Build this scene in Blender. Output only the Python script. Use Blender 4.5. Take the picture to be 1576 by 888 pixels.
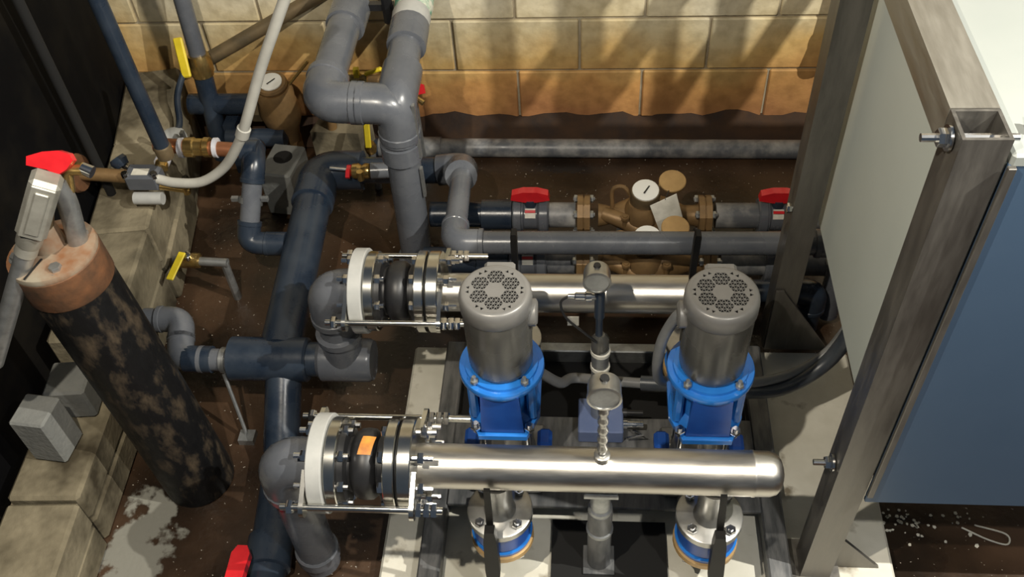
import bpy, bmesh, math, random
from mathutils import Vector, Matrix
random.seed(7)
S = bpy.context.scene
COL = S.collection
for o in list(bpy.data.objects): bpy.data.objects.remove(o)

# ------------------------------------------------------------------ camera
cam_d = bpy.data.cameras.new('camera'); cam = bpy.data.objects.new('camera', cam_d); COL.objects.link(cam)
cam_d.sensor_fit = 'HORIZONTAL'; cam_d.sensor_width = 36.0; cam_d.lens = 36.0 * 1493.0 / 1576.0
cam_d.clip_start = 0.02
m3 = Matrix(((0.99697009, -0.00994809, 0.07714706), (0.05915658, 0.7409658, -0.66893212), (-0.05050874, 0.67146907, 0.73930924)))
cam.matrix_world = Matrix.Translation((0, 0, 2.10)) @ m3.to_4x4()
S.camera = cam

# ------------------------------------------------------------------ world, lamps, exposure
w = bpy.data.worlds.new('world'); S.world = w; w.use_nodes = True
bg = w.node_tree.nodes['Background']; bg.inputs[0].default_value = (0.58, 0.74, 0.96, 1); bg.inputs[1].default_value = 0.09
def lamp(name, loc, power, col, size):
    d = bpy.data.lights.new(name, 'POINT'); d.energy = power; d.color = col; d.shadow_soft_size = size
    o = bpy.data.objects.new(name, d); COL.objects.link(o); o.location = loc
    return o
lamp('ceiling_lamp_warm', (-0.58, 0.36, 2.45), 128, (1.0, 0.91, 0.76), 0.02)
lamp('ceiling_lamp_cool', (1.6, 0.70, 2.7), 360, (1.0, 0.96, 0.86), 0.014)
lamp('ceiling_lamp_front', (0.75, 0.10, 2.45), 75, (1.0, 0.96, 0.88), 0.03)
vs = S.view_settings; vs.view_transform = 'Standard'; vs.look = 'None'; vs.gamma = 1.0; vs.use_curve_mapping = False; vs.exposure = 0.12

# ------------------------------------------------------------------ materials
def mat(name, c1, c2=None, scale=8.0, rough=0.5, metal=0.0, bump=0.0, bscale=40.0, detail=4.0, lo=0.35, hi=0.65, rvar=0.0, stretch=None, per_object=0.0, coat=0.0):
    m = bpy.data.materials.new(name); m.use_nodes = True
    nt = m.node_tree; N = nt.nodes; L = nt.links; b = N['Principled BSDF']
    b.inputs['Roughness'].default_value = rough; b.inputs['Metallic'].default_value = metal
    b.inputs['Coat Weight'].default_value = coat
    b.inputs['Base Color'].default_value = (*c1, 1)
    geo = N.new('ShaderNodeNewGeometry'); mp = N.new('ShaderNodeMapping'); L.new(geo.outputs['Position'], mp.inputs['Vector'])
    if stretch: mp.inputs['Scale'].default_value = stretch
    m['_'] = 0
    if c2 is not None:
        n = N.new('ShaderNodeTexNoise'); n.inputs['Scale'].default_value = scale; n.inputs['Detail'].default_value = detail
        n.inputs['Roughness'].default_value = 0.6
        L.new(mp.outputs[0], n.inputs['Vector'])
        r = N.new('ShaderNodeValToRGB'); r.color_ramp.elements[0].position = lo; r.color_ramp.elements[1].position = hi
        r.color_ramp.elements[0].color = (*c1, 1); r.color_ramp.elements[1].color = (*c2, 1)
        L.new(n.outputs['Fac'], r.inputs['Fac'])
        out = r.outputs[0]
        if per_object:
            oi = N.new('ShaderNodeObjectInfo'); hs = N.new('ShaderNodeHueSaturation')
            mr = N.new('ShaderNodeMapRange'); mr.inputs[3].default_value = 1 - per_object; mr.inputs[4].default_value = 1 + per_object
            L.new(oi.outputs['Random'], mr.inputs[0]); L.new(mr.outputs[0], hs.inputs['Value']); L.new(out, hs.inputs['Color']); out = hs.outputs[0]
        L.new(out, b.inputs['Base Color'])
        if rvar:
            mr = N.new('ShaderNodeMapRange'); mr.inputs[3].default_value = max(0.02, rough - rvar); mr.inputs[4].default_value = min(1, rough + rvar)
            L.new(n.outputs['Fac'], mr.inputs[0]); mr.inputs[1].default_value = 0.3; mr.inputs[2].default_value = 0.7
            L.new(mr.outputs[0], b.inputs['Roughness'])
    if bump:
        n2 = N.new('ShaderNodeTexNoise'); n2.inputs['Scale'].default_value = bscale; n2.inputs['Detail'].default_value = 6
        L.new(mp.outputs[0], n2.inputs['Vector'])
        bp = N.new('ShaderNodeBump'); bp.inputs['Strength'].default_value = bump; bp.inputs['Distance'].default_value = 0.004
        L.new(n2.outputs['Fac'], bp.inputs['Height']); L.new(bp.outputs[0], b.inputs['Normal'])
    return m

M = {}
M['pvc'] = mat('grey_pvc', (.080, .087, .102), (.115, .122, .136), 9, .26, rvar=.08, bump=.05, bscale=60)
M['pvc_dark'] = mat('dark_blue_grey_pvc', (.013, .021, .036), (.026, .036, .052), 12, .3, rvar=.08, bump=.06, bscale=70)
M['pvc_dirty'] = mat('dusty_grey_pvc', (.10, .105, .115), (.36, .35, .33), 14, .42, rvar=.1, lo=.42, hi=.75)
M['pvc_light'] = mat('pale_grey_pvc', (.36, .365, .35), (.42, .42, .40), 20, .5)
M['steel'] = mat('brushed_stainless', (.47, .445, .40), (.60, .575, .53), 6, .37, 1.0, bump=.03, bscale=120, rvar=.07, stretch=(1, 5, 5))
M['chrome'] = mat('bright_zinc', (.72, .72, .72), (.6, .6, .6), 30, .16, 1.0)
M['flange_steel'] = mat('plated_flange_steel', (.62, .61, .57), (.5, .49, .45), 14, .2, 1.0)
M['mill'] = mat('mill_steel', (.135, .128, .117), (.205, .193, .172), 7, .42, .75, rvar=.12, bump=.04, bscale=80, stretch=(6, 6, 1))
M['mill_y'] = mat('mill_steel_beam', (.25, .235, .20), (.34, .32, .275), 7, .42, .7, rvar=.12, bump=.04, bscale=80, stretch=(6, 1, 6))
M['mill_rail'] = mat('dark_skid_steel', (.085, .09, .095), (.20, .20, .20), 9, .5, .5, rvar=.1, stretch=(5, 1, 1), bump=.05)
M['galv'] = mat('galvanised_steel', (.42, .43, .43), (.30, .31, .31), 40, .42, .8)
M['alum'] = mat('weathered_aluminium', (.42, .41, .36), (.30, .29, .25), 22, .48, .55, bump=.08, bscale=60)
M['motor'] = mat('motor_grey_paint', (.085, .083, .074), (.11, .107, .096), 10, .27, .25, rvar=.05)
M['cap'] = mat('fan_cover_grey_paint', (.205, .20, .19), (.18, .175, .165), 16, .38, .25)
M['blue'] = mat('blue_enamel', (.018, .15, .52), (.025, .19, .60), 14, .25, 0, coat=.3)
M['blue_dark'] = mat('deep_blue_enamel', (.010, .055, .27), (.014, .075, .33), 14, .28)
M['blue_plate'] = mat('dull_blue_plate', (.09, .13, .26), (.13, .17, .30), 10, .5)
M['black'] = mat('black_rubber', (.008, .008, .009), (.016, .016, .017), 20, .42)
M['lever'] = mat('black_lever_plastic', (.005, .005, .005), (.010, .009, .008), 20, .45)
M['void'] = mat('black_interior', (.004, .004, .004), None, rough=.9)
M['red'] = mat('red_plastic', (.62, .016, .022), (.50, .012, .018), 20, .3, coat=.2)
M['yellow'] = mat('yellow_vinyl', (.75, .58, .03), (.62, .47, .02), 20, .45)
M['brass'] = mat('brass', (.60, .42, .16), (.42, .27, .09), 18, .26, .9)
M['bronze'] = mat('cast_bronze', (.27, .165, .07), (.17, .105, .048), 14, .48, .35, bump=.12, bscale=80)
M['bronze_dark'] = mat('tarnished_bronze', (.11, .085, .05), (.18, .13, .07), 18, .5, .4, bump=.1, bscale=80)
M['copper'] = mat('old_copper', (.42, .17, .08), (.28, .12, .065), 16, .42, .6)
M['white_conduit'] = mat('white_sleeve', (.50, .49, .44), (.42, .41, .37), 14, .42)
M['grey_conduit'] = mat('grey_liquidtight', (.16, .165, .165), (.20, .20, .20), 20, .4)
M['dark_conduit'] = mat('dark_liquidtight', (.035, .042, .052), (.06, .066, .075), 20, .38)
M['tape'] = mat('white_tape', (.62, .62, .66), (.5, .5, .55), 30, .5)
M['green_tape'] = mat('green_white_wrap', (.10, .30, .20), (.60, .60, .50), 26, .6, lo=.42, hi=.58)
M['paper'] = mat('tag_paper', (.68, .66, .58), (.52, .50, .43), 28, .7)
M['dial'] = mat('dial_face_white', (.78, .78, .74), None, rough=.4)
M['tan'] = mat('tan_lid', (.48, .31, .13), (.38, .24, .10), 20, .45, .2)
M['orange'] = mat('orange_sticker', (.70, .30, .05), (.42, .16, .04), 30, .5)
M['cast'] = mat('cast_stainless', (.34, .335, .32), (.46, .455, .43), 20, .32, .9)
M['rust'] = mat('rusty_iron', (.20, .085, .035), (.06, .035, .02), 14, .75, .2, bump=.25, bscale=60)
M['casing_top'] = mat('rust_stained_plate', (.33, .29, .22), (.24, .11, .05), 9, .7, .2, bump=.2, bscale=50, lo=.42, hi=.62)
M['casing'] = mat('black_tarred_casing', (.0045, .0045, .005), (.080, .058, .036), 22, .55, 0, bump=.6, bscale=26, lo=.50, hi=.76, rvar=.15, stretch=(1.3, 1.3, .6), detail=7)
M['blackwall'] = mat('black_tarred_wall', (.0022, .0022, .0028), (.011, .009, .006), 5, .8, 0, bump=.4, bscale=9, lo=.45, hi=.8, rvar=.15)
M['cab'] = mat('light_grey_enamel', (.50, .54, .50), (.53, .57, .53), 3, .42, 0)
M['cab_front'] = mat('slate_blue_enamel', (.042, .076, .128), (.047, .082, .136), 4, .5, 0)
M['cab_top'] = mat('white_enamel_lid', (.25, .268, .252), (.27, .285, .268), 4, .45, 0)
M['mortar'] = mat('mortar', (.40, .35, .25), (.24, .19, .12), 7, .9, bump=.3, bscale=60)
M['cove'] = mat('brown_tar_coating', (.022, .013, .009), (.050, .028, .016), 12, .85, 0, bump=.5, bscale=40, rvar=.15)
M['blk'] = mat('ledge_concrete', (.045, .036, .022), (.25, .215, .145), 4.5, .9, 0, bump=.5, bscale=70, per_object=.2, lo=.36, hi=.6)
M['blk_grey'] = mat('grey_block_concrete', (.15, .155, .148), (.20, .203, .19), 12, .9, 0, bump=.4, bscale=90)

def concrete_pad():
    m = mat('pad_concrete', (.50, .48, .40), (.68, .66, .58), 4.5, .72, 0, bump=.25, bscale=50, rvar=.1)
    nt = m.node_tree; N = nt.nodes; L = nt.links; b = N['Principled BSDF']
    src = b.inputs['Base Color'].links[0].from_socket
    n = N.new('ShaderNodeTexNoise'); n.inputs['Scale'].default_value = 16; n.inputs['Detail'].default_value = 5
    g = N.new('ShaderNodeNewGeometry'); L.new(g.outputs['Position'], n.inputs['Vector'])
    r = N.new('ShaderNodeValToRGB'); r.color_ramp.elements[0].position = .60; r.color_ramp.elements[1].position = .74
    L.new(n.outputs['Fac'], r.inputs['Fac'])
    mx = N.new('ShaderNodeMix'); mx.data_type = 'RGBA'; mx.blend_type = 'MIX'
    L.new(r.outputs[0], mx.inputs[0]); L.new(src, mx.inputs[6]); mx.inputs[7].default_value = (.21, .18, .13, 1)
    L.new(mx.outputs[2], b.inputs['Base Color']); return m
M['pad'] = concrete_pad()

def floor_mat():
    m = bpy.data.materials.new('wet_brown_floor'); m.use_nodes = True
    nt = m.node_tree; N = nt.nodes; L = nt.links; b = N['Principled BSDF']
    g = N.new('ShaderNodeNewGeometry')
    def noise(s, d=5):
        n = N.new('ShaderNodeTexNoise'); n.inputs['Scale'].default_value = s; n.inputs['Detail'].default_value = d
        L.new(g.outputs['Position'], n.inputs['Vector']); return n
    def ramp(src, a, ca, bb, cb):
        r = N.new('ShaderNodeValToRGB'); e = r.color_ramp.elements; e[0].position = a; e[0].color = (*ca, 1); e[1].position = bb; e[1].color = (*cb, 1)
        L.new(src, r.inputs['Fac']); return r
    n1 = noise(3.5); base = ramp(n1.outputs['Fac'], .35, (.015, .010, .007), .68, (.070, .038, .020))
    # paint chips
    n2 = noise(95, 2); chips = ramp(n2.outputs['Fac'], .70, (0, 0, 0), .73, (1, 1, 1))
    mx = N.new('ShaderNodeMix'); mx.data_type = 'RGBA'; L.new(chips.outputs[0], mx.inputs[0]); L.new(base.outputs[0], mx.inputs[6]); mx.inputs[7].default_value = (.42, .38, .32, 1)
    # worn bare patch near the casing
    sub = N.new('ShaderNodeVectorMath'); sub.operation = 'SUBTRACT'; sub.inputs[1].default_value = (-1.07, 1.00, 0); L.new(g.outputs['Position'], sub.inputs[0])
    sc = N.new('ShaderNodeVectorMath'); sc.operation = 'MULTIPLY'; sc.inputs[1].default_value = (1.0, .42, 0); L.new(sub.outputs[0], sc.inputs[0])
    ln = N.new('ShaderNodeVectorMath'); ln.operation = 'LENGTH'; L.new(sc.outputs[0], ln.inputs[0])
    n3 = noise(14, 6)
    ad = N.new('ShaderNodeMath'); ad.operation = 'MULTIPLY_ADD'; ad.inputs[1].default_value = .30; L.new(n3.outputs['Fac'], ad.inputs[0]); L.new(ln.outputs['Value'], ad.inputs[2])
    pm = ramp(ad.outputs[0], .215, (1, 1, 1), .235, (0, 0, 0))
    mx2 = N.new('ShaderNodeMix'); mx2.data_type = 'RGBA'; L.new(pm.outputs[0], mx2.inputs[0]); L.new(mx.outputs[2], mx2.inputs[6]); mx2.inputs[7].default_value = (.22, .215, .185, 1)
    L.new(mx2.outputs[2], b.inputs['Base Color'])
    rr = N.new('ShaderNodeMapRange'); L.new(n1.outputs['Fac'], rr.inputs[0]); rr.inputs[1].default_value = .3; rr.inputs[2].default_value = .7; rr.inputs[3].default_value = .18; rr.inputs[4].default_value = .5
    L.new(rr.outputs[0], b.inputs['Roughness'])
    bp = N.new('ShaderNodeBump'); bp.inputs['Strength'].default_value = .35; bp.inputs['Distance'].default_value = .004
    n4 = noise(55, 6); L.new(n4.outputs['Fac'], bp.inputs['Height']); L.new(bp.outputs[0], b.inputs['Normal'])
    return m
M['floor'] = floor_mat()

def block_mat():
    """painted cream block with an orange-brown water stain rising from the base"""
    m = bpy.data.materials.new('stained_cream_block'); m.use_nodes = True
    nt = m.node_tree; N = nt.nodes; L = nt.links; b = N['Principled BSDF']; b.inputs['Roughness'].default_value = .75
    g = N.new('ShaderNodeNewGeometry'); sp = N.new('ShaderNodeSeparateXYZ'); L.new(g.outputs['Position'], sp.inputs[0])
    n = N.new('ShaderNodeTexNoise'); n.inputs['Scale'].default_value = 3.2; n.inputs['Detail'].default_value = 5; L.new(g.outputs['Position'], n.inputs['Vector'])
    a = N.new('ShaderNodeMath'); a.operation = 'MULTIPLY_ADD'; a.inputs[1].default_value = .42; L.new(n.outputs['Fac'], a.inputs[0]); L.new(sp.outputs['Z'], a.inputs[2])
    r = N.new('ShaderNodeValToRGB'); e = r.color_ramp.elements
    e[0].position = .24; e[0].color = (.36, .16, .06, 1); e[1].position = .78; e[1].color = (.66, .60, .45, 1)
    x = e.new(.40); x.color = (.52, .27, .085, 1); x = e.new(.52); x.color = (.58, .38, .14, 1); x = e.new(.64); x.color = (.60, .50, .30, 1)
    L.new(a.outputs[0], r.inputs['Fac'])
    oi = N.new('ShaderNodeObjectInfo'); hs = N.new('ShaderNodeHueSaturation'); mr = N.new('ShaderNodeMapRange'); mr.inputs[3].default_value = .86; mr.inputs[4].default_value = 1.12
    L.new(oi.outputs['Random'], mr.inputs[0]); L.new(mr.outputs[0], hs.inputs['Value']); L.new(r.outputs[0], hs.inputs['Color'])
    n2 = N.new('ShaderNodeTexNoise'); n2.inputs['Scale'].default_value = 22; n2.inputs['Detail'].default_value = 6; L.new(g.outputs['Position'], n2.inputs['Vector'])
    r2 = N.new('ShaderNodeValToRGB'); r2.color_ramp.elements[0].position = .3; r2.color_ramp.elements[0].color = (.72, .70, .66, 1); r2.color_ramp.elements[1].position = .6; r2.color_ramp.elements[1].color = (1, 1, 1, 1)
    L.new(n2.outputs['Fac'], r2.inputs['Fac'])
    mx = N.new('ShaderNodeMix'); mx.data_type = 'RGBA'; mx.blend_type = 'MULTIPLY'; mx.inputs[0].default_value = 1; L.new(hs.outputs[0], mx.inputs[6]); L.new(r2.outputs[0], mx.inputs[7])
    L.new(mx.outputs[2], b.inputs['Base Color'])
    bp = N.new('ShaderNodeBump'); bp.inputs['Strength'].default_value = .4; bp.inputs['Distance'].default_value = .003
    n3 = N.new('ShaderNodeTexNoise'); n3.inputs['Scale'].default_value = 70; n3.inputs['Detail'].default_value = 6; L.new(g.outputs['Position'], n3.inputs['Vector'])
    L.new(n3.outputs['Fac'], bp.inputs['Height']); L.new(bp.outputs[0], b.inputs['Normal'])
    return m
M['block'] = block_mat()
for k_, v_ in (('blackwall', .1), ('cove', .25), ('casing', .3), ('lever', .15), ('blk', .2)): M[k_].node_tree.nodes['Principled BSDF'].inputs['Specular IOR Level'].default_value = v_

# ------------------------------------------------------------------ mesh helpers
V = Vector
X, Y, Z = V((1, 0, 0)), V((0, 1, 0)), V((0, 0, 1))
def frame(d):
    d = V(d).normalized(); a = Z if abs(d.z) < .9 else X
    u = a.cross(d).normalized(); return d, u, d.cross(u).normalized()
def rotz(a): return Matrix.Rotation(math.radians(a), 3, 'Z')

class MB:
    def __init__(s): s.v = []; s.f = []
    def add(s, vs, fs):
        k = len(s.v); s.v += [V(p) for p in vs]; s.f += [[i + k for i in f] for f in fs]; return s
    def box(s, c, size, rot=None, bevel=0.0):
        bm = bmesh.new(); bmesh.ops.create_cube(bm, size=1)
        bmesh.ops.scale(bm, vec=V(size), verts=bm.verts)
        if bevel: bmesh.ops.bevel(bm, geom=bm.edges[:], offset=bevel, segments=1, affect='EDGES')
        bm.verts.ensure_lookup_table(); bm.verts.index_update()
        vs = [v.co.copy() for v in bm.verts]; fs = [[v.index for v in f.verts] for f in bm.faces]; bm.free()
        if rot: vs = [rot @ p for p in vs]
        return s.add([p + V(c) for p in vs], fs)
    def tube(s, path, r, n=16, caps=True):
        path = [V(p) for p in path]; k = len(path)
        rs = r if isinstance(r, (list, tuple)) else [r] * k
        d0, u, _ = frame(path[1] - path[0]); vs = []; fs = []
        for i, p in enumerate(path):
            if i == 0: t = path[1] - p
            elif i == k - 1: t = p - path[i - 1]
            else: t = (path[i + 1] - p).normalized() + (p - path[i - 1]).normalized()
            t = t.normalized(); u = (u - t * u.dot(t)).normalized(); w_ = t.cross(u)
            for j in range(n):
                a = 2 * math.pi * j / n; vs.append(p + (u * math.cos(a) + w_ * math.sin(a)) * rs[i])
        for i in range(k - 1):
            for j in range(n):
                j2 = (j + 1) % n; fs.append([i * n + j, i * n + j2, (i + 1) * n + j2, (i + 1) * n + j])
        if caps: fs.append(list(range(n))[::-1]); fs.append([(k - 1) * n + j for j in range(n)])
        return s.add(vs, fs)
    def cyl(s, p0, p1, r, n=16, r2=None): return s.tube([p0, p1], [r, r if r2 is None else r2], n)
    def lathe(s, o, d, prof, n=24, phase=0.0, ring=False):
        """prof: list of (axial, radius); closed ends are capped, ring joins last to first"""
        d, u, w_ = frame(d); o = V(o); vs = []; fs = []; k = len(prof)
        for (a, r) in prof:
            for j in range(n):
                t = 2 * math.pi * j / n + phase; vs.append(o + d * a + (u * math.cos(t) + w_ * math.sin(t)) * r)
        for i in range(k if ring else k - 1):
            i2 = (i + 1) % k
            for j in range(n):
                j2 = (j + 1) % n; fs.append([i * n + j, i * n + j2, i2 * n + j2, i2 * n + j])
        if not ring:
            fs.append(list(range(n))[::-1]); fs.append([(k - 1) * n + j for j in range(n)])
        return s.add(vs, fs)
    def hexa(s, o, d, h, r, phase=0.0): return s.lathe(o, d, [(0, r * .93), (h * .12, r), (h * .88, r), (h, r * .93)], 6, phase)
    def prism(s, poly, o, u, v, t):
        """poly in (u,v), extruded by t along u x v"""
        u, v, o = V(u), V(v), V(o); n_ = u.cross(v).normalized(); k = len(poly)
        a = [o + u * p[0] + v * p[1] for p in poly]; b = [p + n_ * t for p in a]
        return s.add(a + b, [list(range(k))[::-1], list(range(k, 2 * k))] + [[i, (i + 1) % k, k + (i + 1) % k, k + i] for i in range(k)])
    def mesh(s, name, m, angle=35):
        me = bpy.data.meshes.new(name); me.from_pydata([tuple(p) for p in s.v], [], s.f)
        bm = bmesh.new(); bm.from_mesh(me); bmesh.ops.recalc_face_normals(bm, faces=bm.faces); bm.to_mesh(me); bm.free()
        for p in me.polygons: p.use_smooth = True
        me.set_sharp_from_angle(angle=math.radians(angle)); me.materials.append(m); return me
    def build(s, name, m, parent=None, label=None, kind=None, angle=35):
        """vertices are given in world space for root-less things, in the root's local space otherwise"""
        o = bpy.data.objects.new(name, s.mesh(name, M[m] if isinstance(m, str) else m, angle)); COL.objects.link(o)
        if parent is not None:
            o.parent = parent
        if label: o['label'] = label
        if kind: o['kind'] = kind
        return o

class Thing:
    """Empty at the base; parts are given in world space and shifted to the root"""
    def __init__(s, name, label, cat, base=(0, 0, 0), group=None):
        s.o = bpy.data.objects.new(name, None); COL.objects.link(s.o); s.o.location = base; s.base = V(base)
        s.o.empty_display_size = .05
        s.o['label'] = label; s.o['category'] = cat
        if group: s.o['group'] = group
    def part(s, name, mb, m, parent=None, label=None, angle=35):
        for p in mb.v: p -= s.base
        return mb.build(name, m, parent or s.o, label, angle=angle)
def solo(name, mb, m, label, cat, group=None, base=None):
    if base is not None:
        for p in mb.v: p -= V(base)
    o = mb.build(name, m); o['label'] = label; o['category'] = cat
    if base is not None: o.location = base
    if group: o['group'] = group
    return o
def struct(name, mb, m, angle=35): return mb.build(name, m, kind='structure', angle=angle)
def copy_thing(root, loc, label=None, rz=0.0):
    r = root.copy(); COL.objects.link(r); r.location = loc; r.rotation_euler.z = rz
    if label: r['label'] = label
    def kids(src, dst):
        for ch in [c for c in src.children]:
            c = ch.copy(); COL.objects.link(c); c.parent = dst; kids(ch, c)
    kids(root, r); return r
def fillet(pts, rad, seg=6):
    pts = [V(p) for p in pts]; out = [pts[0]]
    for i in range(1, len(pts) - 1):
        a = (pts[i - 1] - pts[i]); b = (pts[i + 1] - pts[i]); la, lb = a.length, b.length; a.normalize(); b.normalize()
        r = min(rad, la * .49, lb * .49)
        p0 = pts[i] + a * r; p1 = pts[i] + b * r
        for k in range(seg + 1):
            t = k / seg; out.append(p0 * (1 - t) ** 2 + pts[i] * 2 * t * (1 - t) + p1 * t * t)
    out.append(pts[-1]); return out
def smooth(pts, seg=8):
    pts = [V(p) for p in pts]; P = [pts[0] * 2 - pts[1]] + pts + [pts[-1] * 2 - pts[-2]]; out = []
    for i in range(1, len(P) - 2):
        for k in range(seg):
            t = k / seg; a, b, c, d = P[i - 1:i + 3]
            out.append(.5 * ((2 * b) + (c - a) * t + (2 * a - 5 * b + 4 * c - d) * t * t + (3 * b - a - 3 * c + d) * t ** 3))
    out.append(pts[-1]); return out
def run(T, pts, r, m='pvc', em=None, couplings=(), n=18, sock=1.6):
    """glued pipe run: a pipe for each straight and a socketed elbow for each corner"""
    pts = [V(p) for p in pts]; em = em or m
    for i in range(len(pts) - 1):
        d = (pts[i + 1] - pts[i]).normalized()
        a = pts[i] + (d * r * .9 if i else V()); b = pts[i + 1] - (d * r * .9 if i < len(pts) - 2 else V())
        T.part('pipe', MB().cyl(a, b, r, n), m)
    for i in range(1, len(pts) - 1):
        a = (pts[i - 1] - pts[i]).normalized(); b = (pts[i + 1] - pts[i]).normalized(); L = r * sock * 1.35
        path = fillet([pts[i] + a * L, pts[i], pts[i] + b * L], r * 1.35, 6)
        mb = MB().tube(path, r * 1.17, n)
        for q, dd in ((pts[i] + a * L, a), (pts[i] + b * L, b)):
            mb.lathe(q - dd * r * .42, dd, [(0, r * 1.17), (r * .05, r * 1.23), (r * .42, r * 1.23), (r * .47, r * 1.1)], n)
        T.part('elbow', mb, em)
    for (p, d) in couplings:
        T.part('coupling', MB().lathe(V(p) - V(d).normalized() * r * .9, d, [(0, r * 1.02), (.03 * r, r * 1.2), (1.75 * r, r * 1.2), (1.8 * r, r * 1.02)], n), em)

# ================================================================== SETTING
fl = struct('floor', MB().box((0, 1.1, -.05), (4.4, 4.2, .1)), 'floor')
pad = struct('floor_pad', MB().box((.11, 1.06, .025), (1.15, 1.16, .05), bevel=.006), 'pad')
# back wall: mortar core, each block a piece of its own
YW = 2.64
wb = struct('wall_back', MB().box((0, YW + .106, 1.3), (4.0, .20, 2.6)), 'mortar')
BL, BH, GAP = .403, .19, .008
bmesh_block = MB().box((0, 0, 0), (BL - GAP, .04, BH - GAP), bevel=.004).mesh('concrete_block', M['block'])
bmesh_half = MB().box((0, 0, 0), (BL / 2 - GAP, .04, BH - GAP), bevel=.004).mesh('concrete_block', M['block'])
for c in range(6):
    z = .05 + BH * (c + .5)
    x0 = -.031 if c % 2 else .170
    for k in range(-5, 6):
        x = x0 + BL * (k + .5)
        if abs(x) > 1.75: continue
        o = bpy.data.objects.new('concrete_block', bmesh_block); COL.objects.link(o); o.parent = wb
        o.location = (x, YW + .018 + random.uniform(-.002, .002), z); o.rotation_euler.z = random.uniform(-.004, .004)
# tar cove along the foot of the back wall
mb = MB(); nx = 90; prof_n = 5
vs, fs = [], []
for i in range(nx + 1):
    x = -1.7 + 3.4 * i / nx
    h = .068 + .012 * math.sin(x * 9) * math.sin(x * 23) + random.uniform(-.006, .008)
    ring = [(YW + .01, h), (YW - .008, h - .002), (YW - .022, h * .62), (YW - .055, h * .22), (YW - .10, .004), (YW + .01, .001)]
    vs += [(x, y, max(.001, zz)) for (y, zz) in ring]
for i in range(nx):
    for j in range(6):
        a = i * 6 + j; b = i * 6 + (j + 1) % 6; fs.append([a, b, b + 6, a + 6])
fs += [list(range(6))[::-1], [nx * 6 + j for j in range(6)]]
trim = struct('trim_1', mb.add(vs, fs), 'cove', 60)
# black tarred wall on the left, not square to the room
mb = MB(); vs = []; fs = []
plan = [(-1.56, 2.75), (-1.44, 2.26), (-1.40, 1.86), (-1.38, 1.2), (-1.36, .3)]
for (x, y) in plan:
    for z in (0, .5, 1.0, 1.7, 2.6): vs.append((x + random.uniform(-.01, .01) - z * .02, y, z))
for i in range(4):
    for j in range(4):
        a = i * 5 + j; fs.append([a, a + 1, a + 6, a + 5])
k = len(vs)
for (x, y) in plan: vs += [(x - .25, y, 0), (x - .25, y, 2.6)]
for i in range(4):
    fs += [[k + 2 * i, k + 2 * i + 2, k + 2 * i + 3, k + 2 * i + 1], [i * 5 + 4, k + 2 * i + 1, k + 2 * i + 3, i * 5 + 9], [i * 5, i * 5 + 5, k + 2 * i + 2, k + 2 * i]]
fs += [[0, k, k + 1, 4, 3, 2, 1], [20, 21, 22, 23, 24, k + 9, k + 8]]
struct('wall_left', mb.add(vs, fs), 'blackwall')
# low ledge of concrete blocks in front of the black wall
ledge = bpy.data.objects.new('wall_ledge', MB().box((-1.36, 1.3, .04), (.06, 2.2, .08)).mesh('wall_ledge', M['mortar'])); COL.objects.link(ledge); ledge['kind'] = 'structure'
line = [(-1.335, 2.60), (-1.255, 2.23), (-1.20, 1.84), (-1.165, 1.45), (-1.15, 1.06), (-1.13, .67), (-1.11, .40)]
for i in range(len(line) - 1):
    (xa, ya), (xb, yb) = line[i], line[i + 1]
    L_ = math.hypot(xb - xa, yb - ya); ang = math.atan2(yb - ya, xb - xa)
    top = .30 if i < 3 else .20
    z0 = 0
    for h in ([.15, .15] if i < 3 else [.10, .10]):
        me = MB().box((0, 0, 0), (L_ - .008, .17, h - .006), bevel=.008).mesh('ledge_block', M['blk'])
        o = bpy.data.objects.new('ledge_block', me); COL.objects.link(o); o.parent = ledge
        nx_, ny_ = -math.sin(ang), math.cos(ang)          # direction x: along the ledge; the body lies on its left (-x)
        if nx_ > 0: nx_, ny_ = -nx_, -ny_
        o.location = ((xa + xb) / 2 + nx_ * (.085 + random.uniform(-.006, .006)), (ya + yb) / 2 + ny_ * .085, z0 + h / 2); o.rotation_euler.z = ang
        z0 += h

# ================================================================== SKID AND SUPPORT FRAME
T = Thing('pump_skid', 'dark steel skid frame lying on the pale concrete pad under both pumps', 'skid', (.04, 1.26, .05))
T.part('side_rail', MB().box((-.345, 1.25, .075), (.05, .74, .05), bevel=.004), 'mill_rail')
T.part('side_rail', MB().box((.425, 1.25, .075), (.05, .74, .05), bevel=.004), 'mill_rail')
T.part('cross_rail', MB().box((.04, 1.605, .075), (.72, .03, .05), bevel=.003), 'galv')
T.part('cross_plate', MB().box((.04, 1.315, .098), (.72, .13, .012), bevel=.002), 'mill_rail')
T.part('cross_plate', MB().box((.04, 1.18, .098), (.72, .10, .012), bevel=.002), 'mill_rail')
T.part('shade_sheet', MB().box((.04, 1.485, .056), (.715, .20, .010)), 'void')  # added black sheets painting the deep shade on the pad between the rails
T.part('shade_sheet', MB().box((.055, 1.02, .056), (.26, .20, .010)), 'void')

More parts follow.
